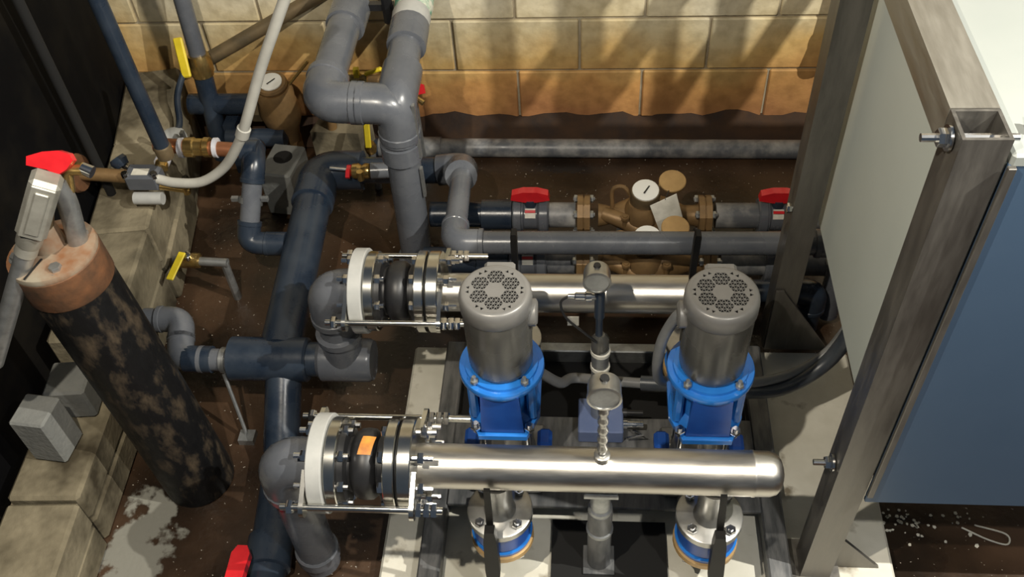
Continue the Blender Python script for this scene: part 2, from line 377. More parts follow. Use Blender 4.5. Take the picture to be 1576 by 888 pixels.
T = Thing('panel_stand', 'bare steel tube stand with gusset plates holding the control cabinet', 'stand', (.50, 1.33, .05))
def sq_tube(p0, p1, wx, wt, u, v):
    """open-ended square tube"""
    p0, p1 = V(p0), V(p1); d = p1 - p0; u, v = V(u), V(v); vs = []; h = wx / 2; g = h - wt
    for p in (p0, p1):
        for q in (h, g):
            vs += [p + u * a * q + v * b * q for a, b in ((-1, -1), (1, -1), (1, 1), (-1, 1))]
    fs = []
    for i in range(4):
        j = (i + 1) % 4
        fs += [[i, j, 8 + j, 8 + i], [4 + i, 12 + i, 12 + j, 4 + j], [i, 4 + i, 4 + j, j], [8 + i, 8 + j, 12 + j, 12 + i]]
    return MB().add(vs, fs)
p = T.part('front_post', sq_tube((.507, 1.032, .05), (.507, 1.032, 1.285), .064, .005, X, Y), 'mill')
T.part('gusset_plate', MB().prism([(0, 0), (.11, 0), (.012, .12), (0, .12)], (.541, 1.036, .052), X, Z, .008), 'mill')
T.part('rear_post', MB().prism([(0, 0), (.062, 0), (.062, .006), (.006, .006), (.006, .062), (0, .062)], (.468, 1.655, .05), X, Y, 1.50), 'mill')
T.part('gusset_plate', MB().prism([(0, 0), (.165, 0), (.02, .225), (0, .225)], (.470, 1.653, .052), X, Z, .008), 'mill')
T.part('top_beam', sq_tube((.507, 1.066, 1.253), (.507, 1.655, 1.253), .064, .005, X, Z), 'mill_y')
T.part('mounting_strut', MB().box((.547, .9935, .83), (.011, .008, .83), bevel=.001), 'mill')
for (z, yy) in ((1.263, 1.032), (.475, 1.030)):
    mb = MB().cyl((.435, yy, z), (.56, yy, z), .006, 10).hexa((.456, yy, z), X, .012, .013).lathe((.468, yy, z), X, [(0, .018), (.004, .018)], 16)
    T.part('bolt', mb, 'chrome')
T.part('clip', MB().box((.576, 1.046, 1.262), (.006, .02, .05), Matrix.Rotation(.3, 3, 'Y')), 'galv')
T.part('bolt', MB().cyl((.475, 1.665, .545), (.455, 1.665, .545), .006, 10).hexa((.466, 1.665, .545), -X, .010, .012), 'chrome')
T.part('foot_plate', MB().box((.507, 1.036, .053), (.11, .11, .006)), 'mill')
T.part('foot_plate', MB().box((.515, 1.69, .053), (.12, .10, .006)), 'mill') if False else None

T = Thing('control_cabinet', 'light grey control cabinet with slate blue front on the steel stand', 'cabinet', (.90, 1.36, .43))
T.part('body', MB().box((.920, 1.369, .855), (.750, .722, .77), bevel=.003), 'cab')
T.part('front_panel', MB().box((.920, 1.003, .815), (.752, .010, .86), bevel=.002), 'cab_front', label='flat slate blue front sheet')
T.part('lid', MB().box((.921, 1.367, 1.251), (.752, .74, .022), bevel=.004), 'cab_top', label='white lid')
T.part('lid_lip', MB().box((1.00, 1.365, 1.272), (.58, .70, .022), bevel=.006), 'cab_top')

# ================================================================== PUMPS
def fan_cover_disc(R, z, t):
    """flat cover plate pierced with triangular vents"""
    bm = bmesh.new(); loops = []
    def loop(ps):
        v_ = [bm.verts.new((p[0], p[1], z)) for p in ps]
        for i in range(len(v_)): bm.edges.new((v_[i], v_[(i + 1) % len(v_)]))
    loop([(R * math.cos(2 * math.pi * i / 40), R * math.sin(2 * math.pi * i / 40)) for i in range(40)])
    def tri(A, B, C_, f):
        g = [(A[i] + B[i] + C_[i]) / 3 for i in (0, 1)]
        loop([(g[0] + (p[0] - g[0]) * f, g[1] + (p[1] - g[1]) * f) for p in (A, B, C_)])
    pol = lambda c, r_, a_: (c[0] + r_ * math.cos(a_), c[1] + r_ * math.sin(a_))
    for k in range(6):
        a0 = 2 * math.pi * (k + .5) / 6; c = pol((0, 0), .575 * R, a0); rc = .315 * R
        for j in range(6):
            A, B, C_ = c, pol(c, rc, a0 + (j + .5) * math.pi / 3), pol(c, rc, a0 + (j + 1.5) * math.pi / 3)
            AB, BC, CA = [tuple((p[i] + q[i]) / 2 for i in (0, 1)) for p, q in ((A, B), (B, C_), (C_, A))]
            for t_ in ((A, AB, CA), (AB, B, BC), (CA, BC, C_), (AB, BC, CA)): tri(*t_, .80)
        ae = a0 + math.pi / 6
        for da in (-.11, .11):
            q = pol((0, 0), .88 * R, ae + da); tri(pol(q, .085 * R, ae + da), pol(q, .085 * R, ae + da + 2.09), pol(q, .085 * R, ae + da + 4.19), .9)
    bmesh.ops.triangle_fill(bm, edges=bm.edges[:], use_beauty=True, use_dissolve=False)
    r = bmesh.ops.extrude_face_region(bm, geom=bm.faces[:])
    bmesh.ops.translate(bm, verts=[g for g in r['geom'] if isinstance(g, bmesh.types.BMVert)], vec=(0, 0, -t))
    bm.verts.index_update(); mb = MB().add([v_.co.copy() for v_ in bm.verts], [[v_.index for v_ in f.verts] for f in bm.faces]); bm.free(); return mb

def make_pump(label, loc, box_side):
    T = Thing('vertical_pump', label, 'pump', loc, 'vertical booster pumps')
    B = T.base
    def P(name, mb, m, parent=None, lab=None, angle=35):
        for p in mb.v: p += B
        return T.part(name, mb, m, parent, lab, angle)
    # base casting and chamber (z above skid plate)
    P('base_casting', MB().box((0, 0, .014), (.16, .18, .028), bevel=.006).lathe((0, 0, .026), Z, [(0, .066), (.05, .060), (.065, .052)], 28).lathe((0, -.125, .05), Y, [(0, .036), (.25, .036)], 20), 'cast')
    P('port_flange', MB().lathe((0, -.135, .05), Y, [(0, .05), (.016, .05)], 24), 'cast')
    P('port_flange', MB().lathe((0, .119, .05), Y, [(0, .05), (.016, .05)], 24), 'cast')
    P('chamber', MB().lathe((0, 0, .09), Z, [(0, .056), (.145, .056)], 32), 'steel')
    for sx in (-1, 1):
        for sy in (-1, 1):
            P('tie_rod', MB().cyl((sx * .050, sy * .050, .02), (sx * .050, sy * .050, .25), .0055, 10).hexa((sx * .050, sy * .050, .205), Z, .012, .011), 'chrome')
        P('lug', MB().box((sx * .084, -.004, .095), (.034, .05, .04), bevel=.008), 'blue_dark')
    # adapter
    ad = P('motor_adapter', MB().lathe((0, 0, .235), Z, [(0, .07), (.014, .078), (.022, .072), (.03, .060), (.12, .060), (.132, .074)], 32)
           .box((-.062, 0, .315), (.020, .10, .14), bevel=.005).box((.062, 0, .315), (.020, .10, .14), bevel=.005)
           .prism([(-.078, -.03), (-.078, .078), (.078, .078), (.078, -.03), (.052, -.092), (-.052, -.092)], (0, 0, .228), X, Y, .014), 'blue')
    P('coupling_guard', MB().prism([(-.046, 0), (.046, 0), (.040, .125), (-.040, .125)], (0, -.078, .246), X, Z, .006).box((0, -.066, .31), (.080, .022, .12), bevel=.004), 'blue_dark', ad)
    P('top_flange', MB().lathe((0, 0, .365), Z, [(0, .072), (0, .089), (.003, .0905), (.014, .0905), (.017, .089), (.017, .078), (.024, .077), (.024, .05)], 40), 'blue', ad)
    for sx in (-1, 1):
        P('bolt', MB().cyl((sx * .058, -.076, .238), (sx * .058, -.076, .268), .006, 10).hexa((sx * .058, -.076, .250), Z, .010, .012), 'chrome', ad)
        P('bolt', MB().cyl((sx * .052, -.058, .38), (sx * .052, -.058, .408), .0045, 8).hexa((sx * .052, -.058, .389), Z, .008, .009), 'galv', ad)
    # motor
    mo = P('motor_body', MB().lathe((0, 0, .388), Z, [(0, .056), (.004, .063), (.012, .066), (.020, .0672), (.170, .0692), (.180, .0692), (.183, .06)], 40), 'motor')
    fc = P('fan_cover', MB().lathe((0, 0, .545), Z, [(.022, .0665), (.022, .0705), (.024, .0718), (.050, .0722), (.058, .0708), (.0635, .0675), (.0655, .0640), (.0655, .0595), (.0635, .0595), (.060, .062), (.024, .0665)], 44, ring=True), 'cap')
    P('vent_plate', fan_cover_disc(.0602, .6105, .002), 'cap', fc, angle=20)
    P('fan', MB().lathe((0, 0, .596), Z, [(0, .064), (.001, .064)], 24).lathe((0, 0, .597), Z, [(0, .014), (.007, .012)], 16), 'void')
    for k in range(6):
        pass
    P('terminal_box', MB().box((.004, .073, .572), (.062, .030, .060), bevel=.006), 'cap')
    sx = box_side
    P('conduit_boss', MB().lathe((sx * .055, .0, .545), (sx, 0, 0), [(0, .028), (.022, .028), (.026, .022)], 20), 'cap')
    return T
PZ = .104
pumpA = make_pump('grey motor on blue vertical pump standing next to the expansion joints', (-.178, 1.25, PZ), 1)
pumpB = make_pump('grey motor on blue vertical pump standing next to the steel post', (.257, 1.25, PZ), -1)

# ================================================================== MANIFOLDS
def manifold(label, y):
    T = Thing('pipe_manifold', label, 'manifold', (.02, y, .36), 'stainless manifolds')
    z = .445; r = .0446
    prof = [(0, r), (.655, r), (.657, r + .0012), (.661, r + .0012), (.663, r), (.690, r * .99), (.703, r * .9), (.712, r * .70), (.717, r * .4), (.718, .004)]
    T.part('pipe', MB().lathe((-.336, y, z), X, prof, 40), 'steel')
    return T
mf = manifold('bare stainless manifold pipe with domed end in front of the pumps', 1.02)
mbk = manifold('bare stainless manifold pipe running behind the two pump motors', 1.484)

def riser(label, x, y, lev_dir):
    """branch from the manifold down to the pump port through a wafer valve"""
    T = Thing('isolation_valve', label, 'valve', (x, y, .15), 'valves between pumps and manifolds')
    s = 1 if y < 1.25 else -1
    T.part('branch_neck', MB().lathe((x, y, .285), Z, [(0, .034), (.012, .029), (.075, .029), (.118, .036)], 24), 'cast')
    T.part('upper_flange', MB().lathe((x, y, .262), Z, [(0, .066), (.004, .069), (.020, .069), (.022, .066)], 32), 'cast')
    T.part('valve_body', MB().lathe((x, y, .205), Z, [(0, .058), (.004, .062), (.050, .062), (.057, .055)], 32), 'blue_dark')
    T.part('gasket_ring', MB().lathe((x, y, .190), Z, [(0, .064), (.012, .066), (.015, .063)], 32), 'blue')
    T.part('lower_flange', MB().lathe((x, y, .168), Z, [(0, .064), (.003, .068), (.018, .068), (.021, .064)], 32), 'tan')
    for k in range(4):
        a = math.pi / 4 + k * math.pi / 2; bx, by = x + .055 * math.cos(a), y + .055 * math.sin(a)
        T.part('bolt', MB().cyl((bx, by, .150), (bx, by, .30), .0055, 8).hexa((bx, by, .286), Z, .010, .011).hexa((bx, by, .157), Z, .010, .011), 'chrome')
    T.part('port_elbow', MB().tube(fillet([(x, y, .175), (x, y, .154), (x, y + s * .105, .154)], .03, 6), .036, 20), 'cast')
    if lev_dir < 0:      # lever hanging down in front of the valve
        p0 = V((x - .010 if x < 0 else x + .004, y - .058, .470)); p1 = V((x - .014 if x < 0 else x + .014, y - .072, .165 if x < 0 else .178))
    else:                # lever standing up
        p0 = V((x + .02 if x < 0 else x - .035, y - .064, .44)); p1 = V((x + .024 if x < 0 else x - .030, y - .064, .685))
    st = V((p0.x, y - .05, .235)); d = (p1 - p0).normalized(); u = X; v = d.cross(u).normalized()
    lv = T.part('lever', MB().prism([(-.006, 0), (.006, 0), (.007, (p1 - p0).length * .45), (-.007, (p1 - p0).length * .45)], p0 + v * .004, u, d, -.008), 'lever')
    a = p0 + d * (p1 - p0).length * .40
    L_ = (p1 - a).length; k_ = 1.0 if lev_dir < 0 else .45
    T.part('grip', MB().prism([(q_[0] * k_, q_[1] * L_) for q_ in ((-.010, 0), (.010, 0), (.0135, .2), (.0155, .8), (.0145, .97), (.010, 1), (-.010, 1), (-.0145, .97), (-.0155, .8), (-.0135, .2))], a + v * .010, u, d, -.020), 'lever', lv)
    T.part('pivot_bolt', MB().cyl((p0.x, y - .045, .33 if lev_dir < 0 else .45), (p0.x, p0.y - .012, .33 if lev_dir < 0 else .45), .009, 12), 'chrome') if False else None
    T.part('stem', MB().cyl((p1.x, y - .058, .235), (p1.x, y - .088, .235), .011, 12), 'cast') if lev_dir < 0 else T.part('stem', MB().tube(fillet([(x, y - .05, .235), (p0.x, y - .06, .235), (p0.x, y - .06, .46)], .02, 4), .010, 12), 'cast')
    return T
riser('valve with hanging black lever under the front manifold, next to the pale flange', -.178, 1.02, -1)
riser('valve with hanging black lever under the domed end of the front manifold', .257, 1.02, -1)
riser('valve with upright black lever behind the pump next to the expansion joints', -.178, 1.484, 1)
riser('valve with upright black lever behind the pump next to the steel post', .257, 1.484, 1)

# stand under the front manifold
T = Thing('pipe_stand', 'adjustable steel pipe stand propping the front manifold midway', 'pipe stand', (.032, 1.02, .061))
T.part('saddle', MB().prism([(-.034, 0), (.034, 0), (.034, .006), (-.034, .006)], (.032, .985, .392), X, Y, .006).box((.032, 1.02, .396), (.066, .06, .007), bevel=.002), 'galv')
T.part('upper_tube', MB().lathe((.032, 1.02, .30), Z, [(0, .021), (.095, .021)], 20), 'galv')
T.part('collar', MB().lathe((.032, 1.02, .285), Z, [(0, .025), (.018, .025), (.022, .021)], 20), 'galv')
T.part('lower_tube', MB().lathe((.032, 1.02, .066), Z, [(0, .026), (.225, .026)], 20), 'mill_rail')
T.part('collar', MB().lathe((.032, 1.02, .205), Z, [(0, .026), (.003, .029), (.012, .029), (.015, .026)], 20), 'galv')
T.part('foot_plate', MB().box((.032, 1.02, .064), (.07, .07, .006), bevel=.001), 'mill_rail')

# ================================================================== EXPANSION JOINTS
def joint(label, y, sticker):
    T = Thing('expansion_joint', label, 'pipe joint', (-.43, y, .33), 'expansion joints with tie rods')
    z = .447
    def ring(name, x0, x1, r, m, ri=.03, lab=None):
        return T.part(name, MB().lathe((x0, y, z), X, [(0, ri), (0, r - .002), (.002, r), (x1 - x0 - .002, r), (x1 - x0, r - .002), (x1 - x0, ri)], 44), m, None, lab)
    ring('plastic_flange', -.534, -.503, .100, 'pvc_light', lab='pale grey plastic flange')
    ring('steel_flange', -.501, -.478, .093, 'flange_steel')
    ring('steel_flange', -.386, -.364, .095, 'flange_steel')
    ring('steel_flange', -.359, -.332, .095, 'flange_steel')
    ring('rubber_seal', -.364, -.359, .088, 'black')
    be = T.part('rubber_bellows', MB().lathe((-.478, y, z), X, [(0, .03), (0, .078), (.012, .078), (.015, .056), (.020, .056), (.026, .064), (.034, .070), (.047, .0715), (.060, .070), (.067, .064), (.072, .056), (.077, .056), (.080, .074), (.092, .074), (.092, .03)], 40), 'black')
    if sticker:
        mb = MB(); vs = []; k = 6
        for i in range(k + 1):
            a = math.radians(72 + 34 * i / k)
            for j, xx in enumerate((-.440, -.428, -.414)):
                rr = (.0718, .0718, .0700)[j]
                vs.append((xx + .006 * i / k, y - rr * math.cos(a), z + rr * math.sin(a)))
        fs = []
        for i in range(k):
            for j in range(2): q = i * 3 + j; fs.append([q, q + 1, q + 4, q + 3])
        T.part('sticker', mb.add(vs, fs), 'orange', be, 'orange warning sticker')
    for k in range(8):
        a = math.pi / 8 + k * math.pi / 4; by, bz = y + .077 * math.cos(a), z + .077 * math.sin(a)
        T.part('bolt', MB().cyl((-.562, by, bz), (-.455, by, bz), .0058, 8).hexa((-.548, by, bz), X, .012, .0115).hexa((-.476, by, bz), X, .012, .0115), 'chrome')
        T.part('bolt', MB().cyl((-.398, by, bz), (-.290, by, bz), .0058, 8).hexa((-.398, by, bz), X, .011, .0115).hexa((-.320, by, bz), X, .012, .0115), 'chrome')
    for sy in (-1, 1):
        R = .108; tilt = .10 * sy
        ry, rz_ = y + sy * R * math.cos(.10), z + (.012 if sy < 0 else .006)
        rod = T.part('tie_rod', MB().cyl((-.585, ry, rz_), (-.235 if sy > 0 else -.27, ry, rz_), .0072, 12), 'flange_steel')
        for xx in (-.572, -.548, -.322, -.306, -.292)[0:5:1]:
            if xx == -.548: continue
            T.part('nut', MB().hexa((xx, ry, rz_), X, .012, .0145), 'chrome', rod)
        # ear plates: flat lugs carried by the flanges
        for xx in (-.545, -.332):
            pts = []
            for q in range(9):
                a = -math.pi / 2 + math.pi * q / 8; pts.append((sy * (R + .020 * math.cos(a)), .020 * math.sin(a)))
            pts += [(sy * .052, .045), (sy * .052, -.045)]
            T.part('ear_plate', MB().prism(pts, (xx, y, z + (.012 if sy < 0 else .006)), Y, Z, .009), 'flange_steel')
    return T
joint('black rubber expansion joint with orange sticker and tie rods', 1.02, True)
joint('black rubber expansion joint with tie rods and no sticker', 1.484, False)

# ================================================================== PVC PIPING
T = Thing('drain_pipe', 'grey plastic pipe dropping to the floor from the stickered expansion joint', 'pipe', (-.61, 1.02, 0))
run(T, [(-.534, 1.02, .447), (-.612, 1.02, .447), (-.612, 1.02, .02)], .0445, 'pvc')
T.part('coupling', MB().lathe((-.612, 1.02, .05), Z, [(0, .046), (.003, .050), (.030, .050), (.034, .046)], 24), 'pvc')

T = Thing('supply_pipe', 'grey and dark plastic pipe feeding the expansion joint without sticker', 'pipe', (-.77, 1.47, 0))
run(T, [(-.534, 1.484, .447), (-.605, 1.484, .447), (-.605, 1.484, .19)], .0445, 'pvc')
T.part('tee', MB().lathe((-.535, 1.484, .185), -X, [(0, .050), (.01, .056), (.13, .056), (.14, .046)], 24).lathe((-.605, 1.484, .18), Z, [(0, .05), (.10, .05), (.102, .056), (.12, .056), (.123, .046)], 24), 'pvc')
T.part('pipe', MB().cyl((-.67, 1.484, .185), (-.90, 1.475, .185), .0445, 20), 'pvc_dark')
T.part('tee', MB().lathe((-.70, 1.482, .185), -X, [(0, .050), (.005, .057), (.20, .057), (.205, .046)], 24), 'pvc_dark')
T.part('pipe', MB().cyl((-.78, 1.50, .19), (-.8085, 2.10, .19), .054, 22), 'pvc_dark', label='large dark pipe running back')
T.part('elbow', MB().tube(fillet([(-.8085, 2.06, .19), (-.812, 2.205, .19), (-.68, 2.205, .19)], .10, 10), .060, 22), 'pvc_dark')
T.part('coupling', MB().lathe((-.807, 2.05, .19), Y, [(0, .056), (.003, .062), (.06, .062), (.063, .056)], 22), 'pvc_dark')
T.part('pipe', MB().cyl((-.72, 2.205, .19), (-.40, 2.205, .19), .040, 20), 'pvc_dark')
T.part('pipe', MB().cyl((-.77, 1.47, .16), (-.765, 1.30, .04), .046, 20), 'pvc_dark')
T.part('elbow', MB().tube(fillet([(-.45, 2.205, .19), (-.375, 2.205, .20), (-.365, 2.10, .26)], .06, 6), .047, 20), 'pvc')

T = Thing('small_branch_pipe', 'narrower grey plastic branch with pipe clamp joining the large dark pipe', 'pipe', (-.95, 1.9, 0))
run(T, [(-.936, 2.06, .385), (-.925, 2.02, .385), (-.955, 1.885, .20), (-.85, 1.885, .19)], .028, 'pvc', 'pvc_dark')
T.part('clamp', MB().lathe((-.942, 1.965, .295), (-.2, -.6, -.8), [(0, .034), (.016, .034)], 18).box((-.90, 1.957, .30), (.02, .012, .012)).box((-.985, 1.957, .30), (.02, .012, .012)), 'galv')
T.part('coupling', MB().lathe((-.90, 1.885, .195), X, [(0, .034), (.055, .034)], 18), 'pvc_dark')

T = Thing('double_return_pipe', 'two grey pipes from the wall joined by a crosspiece and dropping down', 'pipe', (-.5, 2.0, 0))
run(T, [(-.675, 2.40, .63), (-.69, 2.0, .60), (-.495, 2.0, .59), (-.508, 2.0, .03)], .046, 'pvc')
T.part('pipe', MB().cyl((-.497, 2.02, .60), (-.492, 2.30, .63), .044, 20), 'pvc')
T.part('elbow', MB().tube(fillet([(-.492, 2.13, .607), (-.495, 2.0, .595), (-.498, 2.0, .48)], .05, 6), .0535, 20), 'pvc')
T.part('coupling', MB().lathe((-.492, 2.21, .62), (0, 1, .1), [(0, .046), (.003, .054), (.09, .054), (.093, .046)], 20), 'pvc')
T.part('coupling', MB().lathe((-.677, 2.31, .62), (.04, 1, .07), [(0, .046), (.003, .055), (.10, .055), (.103, .046)], 20), 'pvc')
T.part('copper_end', MB().cyl((-.676, 2.39, .63), (-.672, 2.64, .65), .040, 20), 'copper', label='brown metal pipe end entering the wall')
T.part('pale_adapter', MB().lathe((-.492, 2.30, .63), (0, 1, .08), [(0, .052), (.04, .054), (.06, .048)], 20), 'pvc_light')
T.part('green_wrap', MB().lathe((-.491, 2.35, .634), (0, 1, .08), [(0, .05), (.04, .055), (.10, .05), (.29, .046)], 20), 'green_tape')
T.part('coupling', MB().lathe((-.5, 2.0, .415), Z, [(0, .047), (.003, .055), (.055, .055), (.058, .047)], 20), 'pvc')
for (x_, z0, z1) in ((-.448, .60, .43), (-.452, .39, .29)):
    T.part('hanger_strap', MB().box((x_, 1.985, (z0 + z1) / 2), (.008, .014, z0 - z1)), 'galv')
T.part('black_clamp', MB().box((-.57, 2.40, .63), (.03, .035, .11), rotz(12), .008).box((-.60, 2.40, .63), (.10, .02, .02)), 'black')
T.part('floor_collar', MB().lathe((-.508, 2.0, 0), Z, [(0, .056), (.04, .056), (.045, .047)], 20), 'pvc')

T = Thing('return_pipe', 'long glossy grey plastic pipe running behind the motors to the cabinet stand', 'pipe', (0, 1.8, 0))
run(T, [(-.365, 2.12, .25), (-.352, 1.79, .30), (.66, 1.795, .30), (.66, 1.795, .03)], .031, 'pvc', sock=1.9)
T.part('hose_clamp', MB().lathe((.505, 1.795, .30), X, [(0, .034), (.012, .034)], 18), 'galv')

T = Thing('wall_pipe', 'dusty grey pipe lying on the floor along the block wall', 'pipe', (0, 2.45, .03))
T.part('pipe', MB().cyl((-.70, 2.505, .032), (1.30, 2.485, .032), .031, 20), 'pvc_dirty')
T.part('coupling', MB().lathe((-.56, 2.503, .032), X, [(0, .031), (.002, .036), (.07, .036), (.072, .031)], 20), 'pvc_dirty')
T.part('pipe', MB().cyl((-.70, 2.505, .032), (-.80, 2.505, .032), .031, 20), 'pvc_dark')

def ball_valve(T, x, y, z, r, stem_dir=Z):
    """true union ball valve on an x-directed pipe, with a red T handle"""
    v = T.part('valve_body', MB().lathe((x - .052, y, z), X, [(0, r), (0, r * 1.3), (.004, r * 1.42), (.024, r * 1.42), (.026, r * 1.3), (.030, r * 1.3), (.034, r * 1.16), (.070, r * 1.16), (.074, r * 1.3), (.078, r * 1.42), (.100, r * 1.42), (.104, r * 1.3), (.104, r)], 26), 'pvc')
    T.part('label_plate', MB().box((x, y - r * .80, z + r * .90), (.030, .004, .028), Matrix.Rotation(-.72, 3, 'X')), 'paper', v, 'small white and red sticker')
    T.part('label_band', MB().box((x, y - r * .815, z + r * .955 + .006), (.030, .003, .008), Matrix.Rotation(-.72, 3, 'X')), 'red', v)
    T.part('stem', MB().lathe((x, y, z + r), Z, [(0, .018), (.026, .016)], 16), 'pvc_dark', v)
    zt = z + r + .026
    T.part('red_handle', MB().prism([(-.056, .004), (-.052, .024), (-.020, .034), (.020, .034), (.052, .024), (.056, .004), (.018, -.004), (-.018, -.004)], (x, y + .012, zt), X, Z, .024), 'red')

def prv_line(label, y, z, tag):
    T = Thing('regulator_line', label, 'pipe', (.1, y, 0), 'regulator lines behind the motors'); r = .037
    T.part('pipe', MB().cyl((-.46, y, z), (-.22, y, z), r, 20), 'pvc_dark')
    T.part('pipe', MB().cyl((-.23, y, z), (-.035, y, z), r, 20), 'pvc_dirty')
    T.part('pipe', MB().cyl((.365, y, z), (.70, y, z), r, 20), 'pvc_dirty')
    T.part('coupling', MB().lathe((-.31, y, z), X, [(0, r), (.002, r * 1.2), (.09, r * 1.2), (.092, r)], 20), 'pvc_dark')
    ball_valve(T, -.165, y, z, r); ball_valve(T, .535, y, z, r)
    b = T.part('regulator_body', MB().lathe((.03, y, z), X, [(0, .034), (.02, .030), (.035, .026), (.05, .034), (.10, .056), (.16, .062), (.20, .052), (.245, .030), (.27, .030), (.29, .034)], 26)
               .tube([(.045, y - .01, z + .015), (.11, y - .035, z + .01), (.16, y - .05, z - .02)], [.020, .026, .03], 14).lathe((.155, y - .02, z + .02), Z, [(0, .052), (.03, .050), (.05, .040)], 24), 'bronze')
    for xf in (-.03, .315):
        f = T.part('bolted_flange', MB().lathe((xf, y, z), X, [(0, .03), (0, .060), (.016, .060), (.016, .055), (.020, .055), (.020, .060), (.036, .060), (.036, .03)], 10), 'bronze')
        for k in range(4):
            a = math.pi / 4 + k * math.pi / 2; by, bz = y + .047 * math.cos(a), z + .047 * math.sin(a)
            T.part('bolt', MB().cyl((xf - .012, by, bz), (xf + .05, by, bz), .006, 8).hexa((xf - .010, by, bz), X, .010, .0115).hexa((xf + .036, by, bz), X, .010, .0115), 'galv', f)
    h = T.part('bonnet', MB().lathe((.16, y - .01, z + .055), (0, -.18, 1), [(0, .044), (.03, .041), (.045, .043), (.06, .040)], 24), 'bronze_dark')
    dl = T.part('dial', MB().lathe((.16, y - .021, z + .114), (0, -.18, 1), [(0, .037), (.004, .037), (.005, .034)], 24), 'dial')
    T.part('needle', MB().box((.163, y - .023, z + .1205), (.004, .034, .002), rotz(-28)), 'black', dl)
    T.part('lid', MB().lathe((.235, y + .008, z + .118), (.0, -.2, 1), [(0, .036), (.003, .038), (.009, .038), (.011, .036)], 26).cyl((.2, y + .0, z + .112), (.21, y + .004, z + .118), .006, 8), 'tan', None, 'round tan lid')
    for sx in (-1, 1):
        T.part('cover_bolt', MB().cyl((.16 + sx * .055, y - .055, z + .01), (.16 + sx * .055, y - .055, z + .05), .007, 8).hexa((.16 + sx * .055, y - .055, z + .035), Z, .012, .013), 'bronze')
    T.part('cover', MB().lathe((.16, y - .045, z - .03), (0, -.55, .6), [(0, .05), (.03, .05), (.04, .03)], 8), 'bronze_dark')
    T.part('pilot_tube', MB().tube(smooth([(.07, y, z + .03), (.07, y + .01, z + .09), (.10, y + .01, z + .10), (.125, y, z + .07)], 5), .006, 8), 'bronze')
    for xs in (-.30, .10, .50):
        T.part('pipe_foot', MB().box((xs, y, (z - r) / 2), (.03, .05, z - r + .01)), 'galv')
    if tag:
        vs, fs = [], []
        K = [(.212, y - .062, z + .120), (.232, y - .080, z + .058), (.252, y - .088, z - .004)]
        for q_, (a, b, c) in enumerate(K): vs += [(a - .040, b - .002, c - (.022, .010, .004)[q_]), (a + .030, b + .006, c + (.016, .010, -.004)[q_])]
        vs += [(p[0], p[1] - .0015, p[2] - .001) for p in vs]
        fs = [[0, 1, 3, 2], [2, 3, 5, 4], [6, 8, 9, 7], [8, 10, 11, 9], [0, 2, 8, 6], [2, 4, 10, 8], [1, 7, 9, 3], [3, 9, 11, 5], [0, 6, 7, 1], [4, 5, 11, 10]]
        T.part('paper_tag', MB().add(vs, fs), 'paper', None, 'creased white paper tag')
        T.part('tag_wire', MB().tube([(.212, y - .062, z + .118), (.220, y - .04, z + .125), (.226, y - .02, z + .118)], .0015, 6), 'black')
    return T
prv_line('plastic and bronze regulator line with white tag between grey pipes', 2.055, .15, True)
prv_line('plastic and bronze regulator line without tag, under the glossy grey pipe', 1.885, .135, False)

T = Thing('low_pipe', 'dark plastic pipe under the glossy grey pipe, ending behind the gusset', 'pipe', (.25, 1.77, 0))
run(T, [(-.10, 1.755, .16), (.60, 1.755, .16), (.60, 1.755, .02)], .030, 'pvc_dark')
T.part('coupling', MB().lathe((.56, 1.755, .09), Z, [(0, .036), (.05, .036)], 18), 'pvc_dark') if False else None

# ================================================================== GAUGES AND CONDUITS IN THE MIDDLE
def gauge_head(T, c, d, r, m='cast'):
    c = V(c); d = V(d).normalized()
    b = T.part('gauge_case', MB().lathe(c - d * .020, d, [(0, r * .72), (.004, r * .92), (.014, r), (.034, r), (.038, r * 1.04), (.044, r * 1.04), (.045, r * .9), (.041, r * .88)], 28), m)
    T.part('dial', MB().lathe(c + d * .021, d, [(0, r * .9), (.0015, r * .9)], 24), 'galv', b)
    return b
T = Thing('pressure_gauge', 'steel pressure gauge on a twisted stem rising from the front manifold', 'gauge', (.032, 1.02, .49), 'pressure gauges on stems')
T.part('weld_boss', MB().lathe((.032, 1.02, .484), Z, [(0, .016), (.018, .016), (.02, .012)], 14), 'cast')
T.part('stem', MB().tube([(.032, 1.02, .49 + .0075 * i) for i in range(26)], [.0105 if i % 4 < 2 else .0075 for i in range(26)], 12), 'cast')
gauge_head(T, (.032, 1.02, .712), (0, -1, .05), .030)
T.part('case_plug', MB().lathe((.032, 1.020, .740), Z, [(0, .009), (.006, .008)], 12), 'black')

T = Thing('sensor_riser', 'taped steel riser with pressure gauge on top between the two motors', 'gauge', (.03, 1.36, .104), 'pressure gauges on stems')
T.part('lower_tube', MB().lathe((.031, 1.36, .104), Z, [(0, .020), (.30, .020)], 18), 'galv')
for z_ in (.33, .385):
    T.part('tape_band', MB().lathe((.031, 1.36, z_), (.08, 0, 1), [(0, .0205), (.002, .0225), (.012, .0225), (.014, .0205)], 18), 'paper')
T.part('reducer', MB().lathe((.030, 1.36, .40), Z, [(0, .020), (.035, .020), (.05, .010)], 18), 'motor')
T.part('stem', MB().lathe((.027, 1.36, .44), Z, [(0, .008), (.07, .008), (.07, .0115), (.15, .0115), (.15, .008), (.185, .008)], 14), 'pvc_dark')
T.part('transducer', MB().lathe((.022, 1.36, .575), -X, [(0, .008), (.012, .008), (.012, .012), (.024, .012), (.026, .009), (.046, .009), (.048, .006), (.062, .005)], 14), 'chrome')
T.part('cable', MB().tube(smooth([(-.038, 1.36, .575), (-.055, 1.355, .56), (-.045, 1.34, .53), (-.01, 1.335, .49), (.02, 1.34, .45)], 6), .0028, 8), 'black')
gauge_head(T, (.020, 1.36, .640), (0, -1, .05), .028)
